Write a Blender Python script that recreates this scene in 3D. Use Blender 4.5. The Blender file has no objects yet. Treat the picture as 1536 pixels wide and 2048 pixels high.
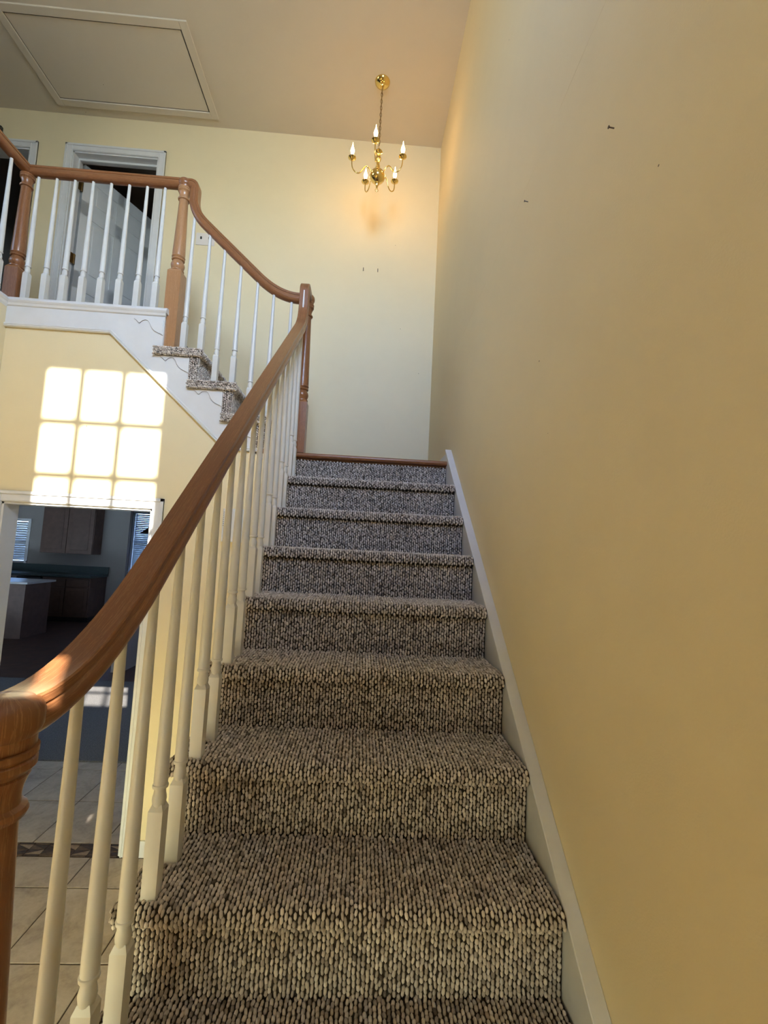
import bpy, math, random
import numpy as np
from mathutils import Vector, Matrix

random.seed(7)
rng = np.random.default_rng(11)
S = bpy.context.scene
C = S.collection

# ------------------------------------------------------------------ camera
cam_d = bpy.data.cameras.new('camera')
cam_d.sensor_fit = 'HORIZONTAL'
cam_d.sensor_width = 36.0
cam_d.lens = 900.63 / 1536.0 * 36.0
cam_d.clip_start = 0.02
cam = bpy.data.objects.new('camera', cam_d)
C.objects.link(cam)
_R = Vector((0.99745442, -0.05081353, 0.05002674))
_U = Vector((-0.05414522, -0.08320127, 0.99506072))
_F = Vector((0.04640025, 0.99523642, 0.08574079))
M = Matrix.Identity(4)
for i in range(3):
    M[i][0] = _R[i]; M[i][1] = _U[i]; M[i][2] = -_F[i]
M[0][3], M[1][3], M[2][3] = 0.42286564, -2.64532641, -0.56100523
cam.matrix_world = M
S.camera = cam

# ------------------------------------------------------------------ world, sun, exposure
SUN_DIR = Vector((-0.486, 1.0, -0.668)).normalized()
world = bpy.data.worlds.new('sky')
S.world = world
world.use_nodes = True
nt = world.node_tree
nt.nodes.clear()
wo = nt.nodes.new('ShaderNodeOutputWorld')
wb = nt.nodes.new('ShaderNodeBackground')
sk = nt.nodes.new('ShaderNodeTexSky')
sk.sky_type = 'HOSEK_WILKIE'
sk.sun_direction = (-SUN_DIR.x, -SUN_DIR.y, -SUN_DIR.z)
sk.turbidity = 4.0
sk.ground_albedo = 0.35
tint = nt.nodes.new('ShaderNodeMix')
tint.data_type = 'RGBA'; tint.blend_type = 'MULTIPLY'; tint.inputs[0].default_value = 1.0
nt.links.new(sk.outputs[0], tint.inputs[6])
tint.inputs[7].default_value = (0.80, 1.03, 1.58, 1.0)     # clear blue sky away from the sun
nt.links.new(tint.outputs[2], wb.inputs[0])
wb.inputs[1].default_value = 48.0
nt.links.new(wb.outputs[0], wo.inputs[0])

sun_d = bpy.data.lights.new('sun', 'SUN')
sun_d.energy = 11.5
sun_d.angle = math.radians(0.53)
sun_d.color = (1.0, 0.95, 0.85)
sun = bpy.data.objects.new('sun', sun_d)
C.objects.link(sun)
sun.rotation_euler = SUN_DIR.to_track_quat('-Z', 'Y').to_euler()
sun.location = (2.5, -6, 5)

S.view_settings.view_transform = 'Standard'
S.view_settings.look = 'None'
S.view_settings.gamma = 1.0
S.view_settings.use_curve_mapping = False
S.view_settings.exposure = 1.47

# ------------------------------------------------------------------ dimensions
RISE = 0.19
RUN = 0.2277
RUN2 = 0.2104
FLOOR = -12 * RISE            # -2.28
XW = 0.952                    # right wall
XS = 0.914                    # skirt board face
YB = 1.128                    # back wall (landing and hall)
ZC = 3.108                    # upper ceiling
YF = 0.012                    # stair wall with doorway
YE = -3.30                    # entry wall behind the camera
XL = -1.73                    # wall under balcony return
UP = 0.76                     # upper floor
XB = 0.010                    # baluster line, lower flight
Y2 = 0.055                    # baluster line, upper flight / balcony
N = 0.026                     # bare nosing overhang

# ------------------------------------------------------------------ materials
def new_mat(name):
    m = bpy.data.materials.new(name)
    m.use_nodes = True
    n = m.node_tree
    b = n.nodes['Principled BSDF']
    return m, n, b

def node(n, t, **kw):
    x = n.nodes.new(t)
    for k, v in kw.items():
        setattr(x, k, v)
    return x

def coords(n, kind='Object', scale=(1, 1, 1)):
    tc = node(n, 'ShaderNodeTexCoord')
    mp = node(n, 'ShaderNodeMapping')
    mp.inputs['Scale'].default_value = scale
    n.links.new(tc.outputs[kind], mp.inputs['Vector'])
    return mp.outputs[0]

def noise(n, vec, scale, detail=3.0, rough=0.5, dist=0.0):
    x = node(n, 'ShaderNodeTexNoise')
    x.inputs['Scale'].default_value = scale
    x.inputs['Detail'].default_value = detail
    x.inputs['Roughness'].default_value = rough
    x.inputs['Distortion'].default_value = dist
    n.links.new(vec, x.inputs['Vector'])
    return x.outputs['Fac']

def ramp(n, fac, stops):
    r = node(n, 'ShaderNodeValToRGB')
    e = r.color_ramp.elements
    e[0].position, e[0].color = stops[0][0], (*stops[0][1], 1)
    e[1].position, e[1].color = stops[-1][0], (*stops[-1][1], 1)
    for p, c in stops[1:-1]:
        k = e.new(p); k.color = (*c, 1)
    n.links.new(fac, r.inputs[0])
    return r.outputs[0]

def bump(n, b, h, strength, dist):
    x = node(n, 'ShaderNodeBump')
    x.inputs['Strength'].default_value = strength
    x.inputs['Distance'].default_value = dist
    n.links.new(h, x.inputs['Height'])
    n.links.new(x.outputs[0], b.inputs['Normal'])

def simple(name, col, rough=0.5, metal=0.0, var=0.0, vs=30.0, bmp=0.0, bd=0.001, kind='Object'):
    m, n, b = new_mat(name)
    b.inputs['Roughness'].default_value = rough
    b.inputs['Metallic'].default_value = metal
    v = coords(n, kind)
    f = noise(n, v, vs, 4.0)
    lo = tuple(max(0, c * (1 - var)) for c in col)
    hi = tuple(c * (1 + var) for c in col)
    n.links.new(ramp(n, f, [(0.3, lo), (0.7, hi)]), b.inputs['Base Color'])
    if bmp:
        bump(n, b, noise(n, v, vs * 3, 3.0), bmp, bd)
    return m

def paint_mat(name, col, rough=0.55):
    """eggshell wall paint: fine roller texture, faint scuffs and touch-ups"""
    m, n, b = new_mat(name)
    b.inputs['Roughness'].default_value = rough
    v = coords(n)
    big = noise(n, v, 1.3, 3.0, 0.55)
    fine = noise(n, v, 9.0, 4.0, 0.6)
    a = node(n, 'ShaderNodeMath', operation='MULTIPLY_ADD')
    n.links.new(fine, a.inputs[0]); a.inputs[1].default_value = 0.4
    n.links.new(big, a.inputs[2])
    lo = tuple(c * 0.965 for c in col); hi = tuple(min(1, c * 1.02) for c in col)
    col_o = ramp(n, a.outputs[0], [(0.45, lo), (0.95, hi)])
    vo = node(n, 'ShaderNodeTexVoronoi'); vo.inputs['Scale'].default_value = 5.0      # sparse nicks and scuffs
    n.links.new(v, vo.inputs['Vector'])
    lt = node(n, 'ShaderNodeMath', operation='LESS_THAN'); lt.inputs[1].default_value = 0.014
    n.links.new(vo.outputs['Distance'], lt.inputs[0])
    mx = node(n, 'ShaderNodeMix', data_type='RGBA')
    n.links.new(lt.outputs[0], mx.inputs[0]); n.links.new(col_o, mx.inputs[6])
    mx.inputs[7].default_value = (0.16, 0.11, 0.06, 1)
    n.links.new(mx.outputs[2], b.inputs['Base Color'])
    bump(n, b, noise(n, v, 210.0, 3.0, 0.6), 0.35, 0.0012)
    return m

def oak_mat(name, dark, mid, light, rough=0.32):
    """stained oak, grain runs along U"""
    m, n, b = new_mat(name)
    b.inputs['Roughness'].default_value = rough
    v = coords(n, 'UV', (4.0, 210.0, 1.0))
    v2 = coords(n, 'UV', (30.0, 760.0, 1.0))
    v3 = coords(n, 'UV', (2.2, 26.0, 1.0))
    f1 = noise(n, v, 1.0, 5.0, 0.6, 0.6)
    f2 = noise(n, v2, 1.0, 3.0, 0.6, 0.3)
    f3 = noise(n, v3, 1.0, 2.0, 0.5, 1.2)
    a = node(n, 'ShaderNodeMath', operation='MULTIPLY_ADD')
    n.links.new(f2, a.inputs[0]); a.inputs[1].default_value = 0.8
    n.links.new(f1, a.inputs[2])
    a2 = node(n, 'ShaderNodeMath', operation='MULTIPLY_ADD')
    n.links.new(f3, a2.inputs[0]); a2.inputs[1].default_value = 0.30
    n.links.new(a.outputs[0], a2.inputs[2])
    n.links.new(ramp(n, a2.outputs[0], [(0.74, dark), (1.02, mid), (1.34, light)]), b.inputs['Base Color'])
    bump(n, b, f2, 0.25, 0.0006)
    b.inputs['Coat Weight'].default_value = 0.25
    b.inputs['Coat Roughness'].default_value = 0.2
    return m

M_WALL = paint_mat('cream_wall_paint', (0.78, 0.665, 0.425))
M_CEIL = paint_mat('ceiling_paint', (0.68, 0.61, 0.50), 0.8)
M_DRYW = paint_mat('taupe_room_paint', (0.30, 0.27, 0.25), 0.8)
M_WHITE = simple('white_trim_paint', (0.69, 0.69, 0.69), 0.33, var=0.03, vs=9, bmp=0.08, bd=0.0006)
M_BAL = simple('baluster_white_paint', (0.66, 0.65, 0.615), 0.30, var=0.03, vs=14, bmp=0.08, bd=0.0006)
M_GREYLINE = simple('grey_line', (0.20, 0.20, 0.21), 0.8, var=0.1)  # flat grey lines drawn for louvre grooves and bracket edges
M_OAK = oak_mat('oak_red_stain', (0.085, 0.030, 0.011), (0.225, 0.087, 0.033), (0.36, 0.158, 0.065))
M_OAKL = oak_mat('oak_light_stain', (0.22, 0.10, 0.042), (0.38, 0.19, 0.085), (0.50, 0.27, 0.13))
M_BRASS = simple('polished_brass', (0.80, 0.60, 0.22), 0.12, 1.0, var=0.03, vs=20)
M_BRASSD = simple('aged_brass', (0.26, 0.17, 0.07), 0.3, 1.0, var=0.15, vs=80)
M_BLACK = simple('black_plastic', (0.012, 0.012, 0.013), 0.4, var=0.1)
M_STEEL = simple('rusty_steel', (0.13, 0.10, 0.08), 0.4, 0.8, var=0.2, vs=200)
M_IVORY = simple('ivory_plastic', (0.74, 0.68, 0.62), 0.35, var=0.02)

def carpet_mats():
    m, n, b = new_mat('berber_loop_yarn')
    at = node(n, 'ShaderNodeAttribute', attribute_name='tone')
    v = coords(n, 'Object')
    f = noise(n, v, 900.0, 2.0)
    g = noise(n, v, 7.0, 3.0)
    a = node(n, 'ShaderNodeMath', operation='MULTIPLY_ADD')
    n.links.new(f, a.inputs[0]); a.inputs[1].default_value = 0.35
    n.links.new(at.outputs['Fac'], a.inputs[2])
    a2 = node(n, 'ShaderNodeMath', operation='MULTIPLY_ADD')
    n.links.new(g, a2.inputs[0]); a2.inputs[1].default_value = 0.22
    n.links.new(a.outputs[0], a2.inputs[2])
    n.links.new(ramp(n, a2.outputs[0], [(0.30, (0.075, 0.056, 0.045)), (0.62, (0.44, 0.385, 0.34)),
                                        (1.05, (0.78, 0.71, 0.64))]), b.inputs['Base Color'])
    b.inputs['Roughness'].default_value = 0.95
    b.inputs['Specular IOR Level'].default_value = 0.15
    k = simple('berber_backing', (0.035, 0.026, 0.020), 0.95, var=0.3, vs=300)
    return m, k
M_LOOP, M_BACKING = carpet_mats()

def tile_mat():
    m, n, b = new_mat('beige_slate_tile')
    oi = node(n, 'ShaderNodeObjectInfo')
    tc = node(n, 'ShaderNodeTexCoord')
    ad = node(n, 'ShaderNodeVectorMath', operation='MULTIPLY_ADD')
    n.links.new(oi.outputs['Random'], ad.inputs[0])
    ad.inputs[1].default_value = (37.0, 21.0, 5.0)
    n.links.new(tc.outputs['Object'], ad.inputs[2])
    f = noise(n, ad.outputs[0], 7.0, 6.0, 0.62, 0.8)
    g = noise(n, ad.outputs[0], 55.0, 4.0, 0.6)
    a = node(n, 'ShaderNodeMath', operation='MULTIPLY_ADD')
    n.links.new(g, a.inputs[0]); a.inputs[1].default_value = 0.35
    n.links.new(f, a.inputs[2])
    n.links.new(ramp(n, a.outputs[0], [(0.42, (0.27, 0.215, 0.165)), (0.68, (0.43, 0.36, 0.285)),
                                       (0.95, (0.54, 0.465, 0.38))]), b.inputs['Base Color'])
    b.inputs['Roughness'].default_value = 0.42
    bump(n, b, a.outputs[0], 0.5, 0.002)
    return m
M_TILE = tile_mat()
M_GROUT = simple('dark_grout', (0.05, 0.033, 0.025), 0.9, var=0.2, vs=90)
M_MOS = [simple('mosaic_dark', (0.055, 0.034, 0.022), 0.35, var=0.4, vs=60),
         simple('mosaic_brown', (0.12, 0.075, 0.045), 0.35, var=0.4, vs=60),
         simple('mosaic_tan', (0.30, 0.22, 0.15), 0.35, var=0.25, vs=60)]
M_RCARPET = simple('grey_cut_pile_carpet', (0.125, 0.118, 0.115), 0.95, var=0.5, vs=160, bmp=0.8, bd=0.004)
M_WOODFL = simple('dark_hardwood', (0.060, 0.028, 0.018), 0.5, var=0.35, vs=8)
M_CAB = simple('kitchen_cabinet_wood', (0.10, 0.052, 0.036), 0.45, var=0.2, vs=10)
M_COUNTER = simple('dark_green_counter', (0.03, 0.055, 0.055), 0.3, var=0.2, vs=60)
M_COUNTL = simple('pale_counter', (0.45, 0.45, 0.45), 0.3, var=0.1, vs=60)
M_BLIND = simple('grey_white_blind', (0.36, 0.37, 0.38), 0.5, var=0.02)
M_SHADE = simple('pendant_shade_bronze', (0.14, 0.07, 0.04), 0.4, 0.3, var=0.2)

def glass_mat(name='window_glass', col=(1, 1, 1)):
    m, n, b = new_mat(name)
    n.nodes.remove(b)
    out = n.nodes['Material Output']
    tr = node(n, 'ShaderNodeBsdfTransparent')
    tr.inputs[0].default_value = (*col, 1)
    gl = node(n, 'ShaderNodeBsdfGlossy')
    gl.inputs['Roughness'].default_value = 0.02
    mx = node(n, 'ShaderNodeMixShader')
    fr = node(n, 'ShaderNodeFresnel')
    fr.inputs['IOR'].default_value = 1.35
    n.links.new(fr.outputs[0], mx.inputs[0])
    n.links.new(tr.outputs[0], mx.inputs[1])
    n.links.new(gl.outputs[0], mx.inputs[2])
    n.links.new(mx.outputs[0], out.inputs['Surface'])
    return m
M_GLASS = glass_mat()
M_HALLG = glass_mat('added_hall_glass', (0.72, 0.60, 0.48))  # tint warms and dims daylight from the added hall window
M_AMBER = glass_mat('warming_tint_glass', (0.97, 0.83, 0.57))  # tint warms the daylight through the added entry glazing

def bulb_mat():
    m, n, b = new_mat('lit_flame_bulb')
    b.inputs['Base Color'].default_value = (1.0, 0.85, 0.65, 1)
    b.inputs['Emission Color'].default_value = (1.0, 0.58, 0.24, 1)
    b.inputs["Emission Strength"].default_value = 22.0
    return m
M_BULB = bulb_mat()

# ------------------------------------------------------------------ mesh helpers
class MB:
    """collects polygons (with UVs) that become one mesh"""
    def __init__(self):
        self.v = []; self.f = []; self.uv = []
    def poly(self, pts, uvs=None):
        i = len(self.v)
        self.v += [tuple(p) for p in pts]
        self.f.append(tuple(range(i, i + len(pts))))
        self.uv.append(uvs or [(0, 0)] * len(pts))
    def idx(self, verts, faces, uvs=None):
        i = len(self.v)
        self.v += [tuple(p) for p in verts]
        for k, fc in enumerate(faces):
            self.f.append(tuple(a + i for a in fc))
            self.uv.append(uvs[k] if uvs else [(0, 0)] * len(fc))
        return self
    def box(self, x0, x1, y0, y1, z0, z1):
        a = [(x0, y0, z0), (x1, y0, z0), (x1, y1, z0), (x0, y1, z0), (x0, y0, z1), (x1, y0, z1), (x1, y1, z1), (x0, y1, z1)]
        fs = [(0, 3, 2, 1), (4, 5, 6, 7), (0, 1, 5, 4), (1, 2, 6, 5), (2, 3, 7, 6), (3, 0, 4, 7)]
        d = (x1 - x0, y1 - y0, z1 - z0)
        L = d.index(max(d)); o = [k for k in range(3) if k != L]
        uvs = [[(a[q][L], a[q][o[0]] + a[q][o[1]]) for q in fc] for fc in fs]
        return self.idx(a, fs, uvs)
    def prism(self, pts, axis, lo, hi):
        """extrude a 2D polygon; axis 'x': pts=(y,z); 'y': (x,z); 'z': (x,y)"""
        def P(p, t):
            return {'x': (t, p[0], p[1]), 'y': (p[0], t, p[1]), 'z': (p[0], p[1], t)}[axis]
        n = len(pts)
        vs = [P(p, lo) for p in pts] + [P(p, hi) for p in pts]
        fs = [tuple(range(n))[::-1], tuple(range(n, 2 * n))]
        fs += [(i, (i + 1) % n, n + (i + 1) % n, n + i) for i in range(n)]
        uvs = [[(vs[q][0] + vs[q][1], vs[q][2]) for q in fc] for fc in fs]
        return self.idx(vs, fs, uvs)
    def lathe(self, prof, cx, cy, seg=20, z0=0.0, cap=True):
        vs = []; fs = []; uvs = []
        for r, z in prof:
            for k in range(seg):
                t = 2 * math.pi * k / seg
                vs.append((cx + r * math.cos(t), cy + r * math.sin(t), z0 + z))
        for i in range(len(prof) - 1):
            for k in range(seg):
                k2 = (k + 1) % seg
                fs.append((i * seg + k, i * seg + k2, (i + 1) * seg + k2, (i + 1) * seg + k))
                c0, c1 = 0.03 * 2 * math.pi * k / seg, 0.03 * 2 * math.pi * (k + 1) / seg
                uvs.append([(prof[i][1], c0), (prof[i][1], c1), (prof[i + 1][1], c1), (prof[i + 1][1], c0)])
        if cap:
            fs.append(tuple(range(seg))[::-1]); uvs.append([(0, 0)] * seg)
            e = (len(prof) - 1) * seg
            fs.append(tuple(range(e, e + seg))); uvs.append([(0, 0)] * seg)
        return self.idx(vs, fs, uvs)
    def sweep(self, path, prof, lat, cap=True):
        """prof=(a,b): a along the fixed lateral axis, b along the path's in-plane up"""
        path = [Vector(p) for p in path]; lat = Vector(lat).normalized()
        n = len(prof); vs = []; fs = []; uvs = []; L = [0.0]
        for i in range(1, len(path)):
            L.append(L[-1] + (path[i] - path[i - 1]).length)
        per = [0.0]
        for i in range(n):
            a, b = prof[i], prof[(i + 1) % n]
            per.append(per[-1] + math.hypot(b[0] - a[0], b[1] - a[1]))
        for i, p in enumerate(path):
            t0 = (path[i] - path[i - 1]).normalized() if i else (path[1] - path[0]).normalized()
            t1 = (path[i + 1] - path[i]).normalized() if i < len(path) - 1 else t0
            t = (t0 + t1).normalized()
            u = lat.cross(t)
            s = 1.0 / max(0.35, t.dot(t1))
            for a, b in prof:
                vs.append(p + lat * a + u * (b * s))
        for i in range(len(path) - 1):
            for k in range(n):
                k2 = (k + 1) % n
                fs.append((i * n + k, i * n + k2, (i + 1) * n + k2, (i + 1) * n + k))
                uvs.append([(L[i], per[k]), (L[i], per[k + 1]), (L[i + 1], per[k + 1]), (L[i + 1], per[k])])
        if cap:
            fs.append(tuple(range(n))[::-1]); uvs.append([(vs[q].x, vs[q].z) for q in fs[-1]])
            e = (len(path) - 1) * n
            fs.append(tuple(range(e, e + n))); uvs.append([(vs[q].x, vs[q].z) for q in fs[-1]])
        return self.idx(vs, fs, uvs)
    def tube(self, path, r, seg=8):
        """round tube along any 3D path"""
        path = [Vector(p) for p in path]; vs = []; fs = []
        up = Vector((0.3, 0.2, 1)).normalized()
        for i, p in enumerate(path):
            t = (path[min(i + 1, len(path) - 1)] - path[max(i - 1, 0)]).normalized()
            a = t.cross(up)
            if a.length < 1e-4: a = t.cross(Vector((1, 0, 0)))
            a.normalize(); b = t.cross(a)
            for k in range(seg):
                w = 2 * math.pi * k / seg
                vs.append(p + (a * math.cos(w) + b * math.sin(w)) * r)
        for i in range(len(path) - 1):
            for k in range(seg):
                fs.append((i * seg + k, i * seg + (k + 1) % seg, (i + 1) * seg + (k + 1) % seg, (i + 1) * seg + k))
        fs.append(tuple(range(seg))[::-1]); e = (len(path) - 1) * seg
        fs.append(tuple(range(e, e + seg)))
        return self.idx(vs, fs)
    def mesh(self, name, mat, smooth=None):
        me = bpy.data.meshes.new(name)
        me.from_pydata(self.v, [], self.f)
        ul = me.uv_layers.new(name='UVMap')
        flat = [c for fuv in self.uv for uvp in fuv for c in uvp]
        ul.data.foreach_set('uv', flat)
        me.materials.append(mat)
        me.validate(); me.update()
        import bmesh
        bm = bmesh.new(); bm.from_mesh(me)
        bmesh.ops.recalc_face_normals(bm, faces=bm.faces)
        bm.to_mesh(me); bm.free()
        if smooth:
            me.polygons.foreach_set('use_smooth', [True] * len(me.polygons))
            me.set_sharp_from_angle(angle=math.radians(smooth))
        return me

def link(name, me, parent=None, loc=(0, 0, 0)):
    o = bpy.data.objects.new(name, me)
    C.objects.link(o)
    if parent is not None:
        o.parent = parent
        pl = Vector((0, 0, 0)); q = parent
        while q is not None:
            pl += q.location; q = q.parent
        o.location = Vector(loc) - pl
    else:
        o.location = loc
    return o

def bevel(o, w=0.003, seg=2):
    m = o.modifiers.new('bevel', 'BEVEL')
    m.width = w; m.segments = seg; m.limit_method = 'ANGLE'; m.angle_limit = math.radians(40)
    return o

def build(name, mb, mat, parent=None, smooth=None, bev=0.0):
    o = link(name, mb.mesh(name, mat, smooth), parent)
    if bev: bevel(o, bev)
    return o

def tag(o, label, cat, group=None, kind=None):
    o['label'] = label
    o['category'] = cat
    if group: o['group'] = group
    if kind: o['kind'] = kind
    return o

def thing(name, loc, label, cat, group=None, kind=None):
    o = bpy.data.objects.new(name, None)
    o.empty_display_size = 0.1
    C.objects.link(o)
    o.location = loc
    return tag(o, label, cat, group, kind)

# ------------------------------------------------------------------ room shell
T = 0.11
def wall(name, mb, label, mat=M_WALL):
    return tag(build(name, mb, mat), label, 'wall', kind='structure')

def wall_with_holes(axis, a0, a1, z0, z1, t0, t1, holes):
    """axis 'x': wall runs along x, thickness t in y; holes=(a0,a1,z0,z1)"""
    mb = MB()
    xs = sorted({a0, a1, *[h[0] for h in holes], *[h[1] for h in holes]})
    for i in range(len(xs) - 1):
        lo, hi = xs[i], xs[i + 1]
        segs = [(z0, z1)]
        for h in holes:
            if h[0] <= lo + 1e-6 and h[1] >= hi - 1e-6:
                ns = []
                for s in segs:
                    if h[3] <= s[0] or h[2] >= s[1]: ns.append(s); continue
                    if h[2] > s[0] + 1e-6: ns.append((s[0], h[2]))
                    if h[3] < s[1] - 1e-6: ns.append((h[3], s[1]))
                segs = ns
        for s in segs:
            if axis == 'x': mb.box(lo, hi, t0, t1, s[0], s[1])
            else: mb.box(t0, t1, lo, hi, s[0], s[1])
    return mb

# right wall
wall('wall_right', MB().box(XW, XW + T, YE - T, 1.24, FLOOR - 0.1, ZC + 0.1),
     'long cream yellow wall climbing beside the carpeted stairs')
wr = bpy.data.objects['wall_right']
build('drywall_seam', MB().tube([(XW + 0.0016, YE, 0.85), (XW + 0.0016, -1.6, 0.813), (XW + 0.0016, -0.6, 0.745), (XW + 0.0016, 0.2, 0.72)], 0.0022, 6), M_WALL, wr)
# back wall: behind landing and upper hall, with two door openings
D1 = (-2.259, -1.530, UP, 2.764)
D2 = (-3.34, -2.615, UP, 2.752)
mb = wall_with_holes('x', -3.9, XW, UP - 0.3, ZC + 0.1, YB, YB + T, [D1, D2])
mb.box(-0.75, XW, YB, YB + T, FLOOR - 0.1, UP - 0.3)
mb.box(-0.90, -0.75, YB, YB + T, 0.45, UP - 0.3)
wall('wall_back', mb, 'cream wall behind the landing and the upstairs hall, lit by the chandelier')
# stair wall with the doorway under the upper flight
DW = (-1.630, -0.790, FLOOR, -0.388)
mb = MB()
mb.box(XL, DW[0], YF, YF + T, FLOOR, 0.66)
mb.box(DW[0], DW[1], YF, YF + T, DW[3], 0.40)
mb.box(DW[0], -0.84, YF, YF + T, 0.40, 0.66)
mb.prism([(DW[1], FLOOR), (0.0, FLOOR), (0.0, -0.03), (-0.25, -0.03), (-0.44, 0.03), (DW[1], 0.36)], 'y', YF, YF + T)
wall('wall_stair', mb, 'cream wall under the upper flight, holding the white cased doorway')
# wall below the balcony return and the hall side
wall('wall_left', MB().box(XL - T, XL, YE - T, YF + T, FLOOR - 0.1, UP),
     'cream wall under the balcony, meeting the white fascia corner')
# entry wall behind the camera: tall window lets the sun in, added small pane puts sun on the handrail
L = YF - (YE - T + 0.015)      # glass plane to the sunlit stair wall
WIN = (-1.505 + 0.486 * L, -0.785 + 0.486 * L, -0.857 + 0.668 * L, 0.412 + 0.668 * L)
GD = (-1.40, -0.10, -2.05, -1.30)          # added low glazing in the entry wall for warm fill daylight
HW = (-2.3, -0.5, 1.55, 2.75)              # added hall window for daylight on the right wall, y and z range
LITE = (0.630, 0.716, 0.070, 0.240)  # added pane, sized so a sunbeam lands on the handrail
mb = wall_with_holes('x', -3.9 - T, XW, FLOOR - 0.1, ZC + 0.1, YE - T, YE,
                     [WIN, LITE, (GD[0] - 0.05, GD[1] + 0.05, GD[2] - 0.05, GD[3] + 0.05)])
wall('wall_entry', mb, 'cream entry wall with the tall grid window')
wall('wall_hall', wall_with_holes('y', YE - T, 1.24, UP - 0.3, ZC + 0.1, -3.9 - T, -3.9, [HW]), 'far end wall of the upstairs hall')
# ceilings
tag(build('ceiling', MB().box(-3.9 - T, XW + T, YE - T, 1.24, ZC, ZC + 0.1), M_CEIL),
    'flat warm white ceiling carrying the attic hatch and chandelier', 'ceiling', kind='structure')
tag(build('ceiling', MB().box(-8.6, -0.86, 0.13, 9.5, 0.46, 0.56), M_DRYW),
    'dim ceiling of the kitchen beyond the doorway', 'ceiling', kind='structure')
# upper hall floor slab
mb = MB().box(-3.9, -0.835, 0.03, YB, UP - 0.2, UP)
mb.box(-3.9, XL - T, YE, 0.03, UP - 0.2, UP)
tag(build('floor', mb, M_RCARPET), 'upstairs hall floor behind the balcony balusters', 'floor', kind='structure')

# dark rooms behind the upstairs doors
mb = MB()
mb.box(-4.0, 0.0, 3.6, 3.7, UP, ZC); mb.box(-4.1, -4.0, 1.24, 3.7, UP, ZC); mb.box(0.0, 0.1, 1.24, 3.7, UP, ZC)
mb.box(-4.1, 0.1, 1.24, 3.7, ZC - 0.02, ZC + 0.1); mb.box(-4.1, 0.1, 1.24, 3.7, UP - 0.1, UP)
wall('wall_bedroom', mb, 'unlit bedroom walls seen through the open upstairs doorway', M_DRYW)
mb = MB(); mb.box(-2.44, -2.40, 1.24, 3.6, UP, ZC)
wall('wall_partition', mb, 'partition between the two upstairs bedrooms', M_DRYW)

# kitchen / family room shell beyond the doorway
KY = 7.312
KW = (-7.3, -6.67, -1.146, -0.318)
FW = (-5.44, -4.0, -1.40, 0.075)
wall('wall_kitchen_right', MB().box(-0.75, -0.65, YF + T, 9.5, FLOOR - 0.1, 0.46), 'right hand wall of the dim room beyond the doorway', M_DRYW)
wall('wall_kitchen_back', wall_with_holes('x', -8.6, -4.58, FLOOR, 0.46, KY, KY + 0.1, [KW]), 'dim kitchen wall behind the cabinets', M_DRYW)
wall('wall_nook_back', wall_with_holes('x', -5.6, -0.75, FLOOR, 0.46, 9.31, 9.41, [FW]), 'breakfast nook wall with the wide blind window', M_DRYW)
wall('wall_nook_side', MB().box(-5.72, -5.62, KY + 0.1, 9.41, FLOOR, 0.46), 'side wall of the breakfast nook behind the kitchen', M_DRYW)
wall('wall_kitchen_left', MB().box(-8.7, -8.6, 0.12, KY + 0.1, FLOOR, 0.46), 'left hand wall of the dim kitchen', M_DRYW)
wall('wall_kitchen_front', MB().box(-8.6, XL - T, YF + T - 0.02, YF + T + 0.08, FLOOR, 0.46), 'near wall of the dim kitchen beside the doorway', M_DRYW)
tag(build('floor', MB().box(-8.6, -0.75, 1.058, 3.05, FLOOR - 0.1, FLOOR + 0.006), M_RCARPET),
    'dark grey carpet in the room beyond the doorway with a patch of sun', 'floor', kind='structure')
tag(build('floor', MB().box(-8.6, -0.75, 3.05, 9.41, FLOOR - 0.1, FLOOR), M_WOODFL),
    'dark reddish hardwood floor in front of the kitchen cabinets', 'floor', kind='structure')
wall('wall_knee', MB().box(-2.68, -2.55, 3.42, 4.6, FLOOR, -1.52), 'low partition standing on the hardwood beyond the doorway', M_DRYW)

# tiled foyer floor, every tile a piece
fl = tag(build('floor', MB().box(-3.4, XW, YE, 1.058, FLOOR - 0.1, FLOOR - 0.0035), M_GROUT),
         'beige stone tiles with dark grout and a mosaic border at the doorway', 'floor', kind='structure')
xl = [-0.556 + 0.381 * k for k in range(-8, 5)]
yl_f = [0.0, -0.22] + [-0.22 - 0.405 * k for k in range(1, 9)]
yl_b = [0.112, 0.525, 0.935, 1.055]
tile_cache = {}
def tile(x0, x1, y0, y1):
    g = 0.003
    w, h = round(x1 - x0, 3), round(y1 - y0, 3)
    if w < 0.03 or h < 0.03: return
    if (w, h) not in tile_cache:
        a, b = w / 2 - g, h / 2 - g; e = 0.002
        mb = MB(); t = 0.0; s = -0.0035; q = -0.012
        ring = lambda da, z: [(-a + da, -b + da, z), (a - da, -b + da, z), (a - da, b - da, z), (-a + da, b - da, z)]
        vs = ring(0, q) + ring(0, -0.0012) + ring(e, t)
        fs = [(8, 9, 10, 11)] + [(k, (k + 1) % 4, 4 + (k + 1) % 4, 4 + k) for k in range(4)] + \
             [(4 + k, 4 + (k + 1) % 4, 8 + (k + 1) % 4, 8 + k) for k in range(4)]
        mb.idx(vs, fs)
        tile_cache[(w, h)] = mb.mesh('tile', M_TILE)
    o = link('tile', tile_cache[(w, h)], fl, ((x0 + x1) / 2, (y0 + y1) / 2, FLOOR))
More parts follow.
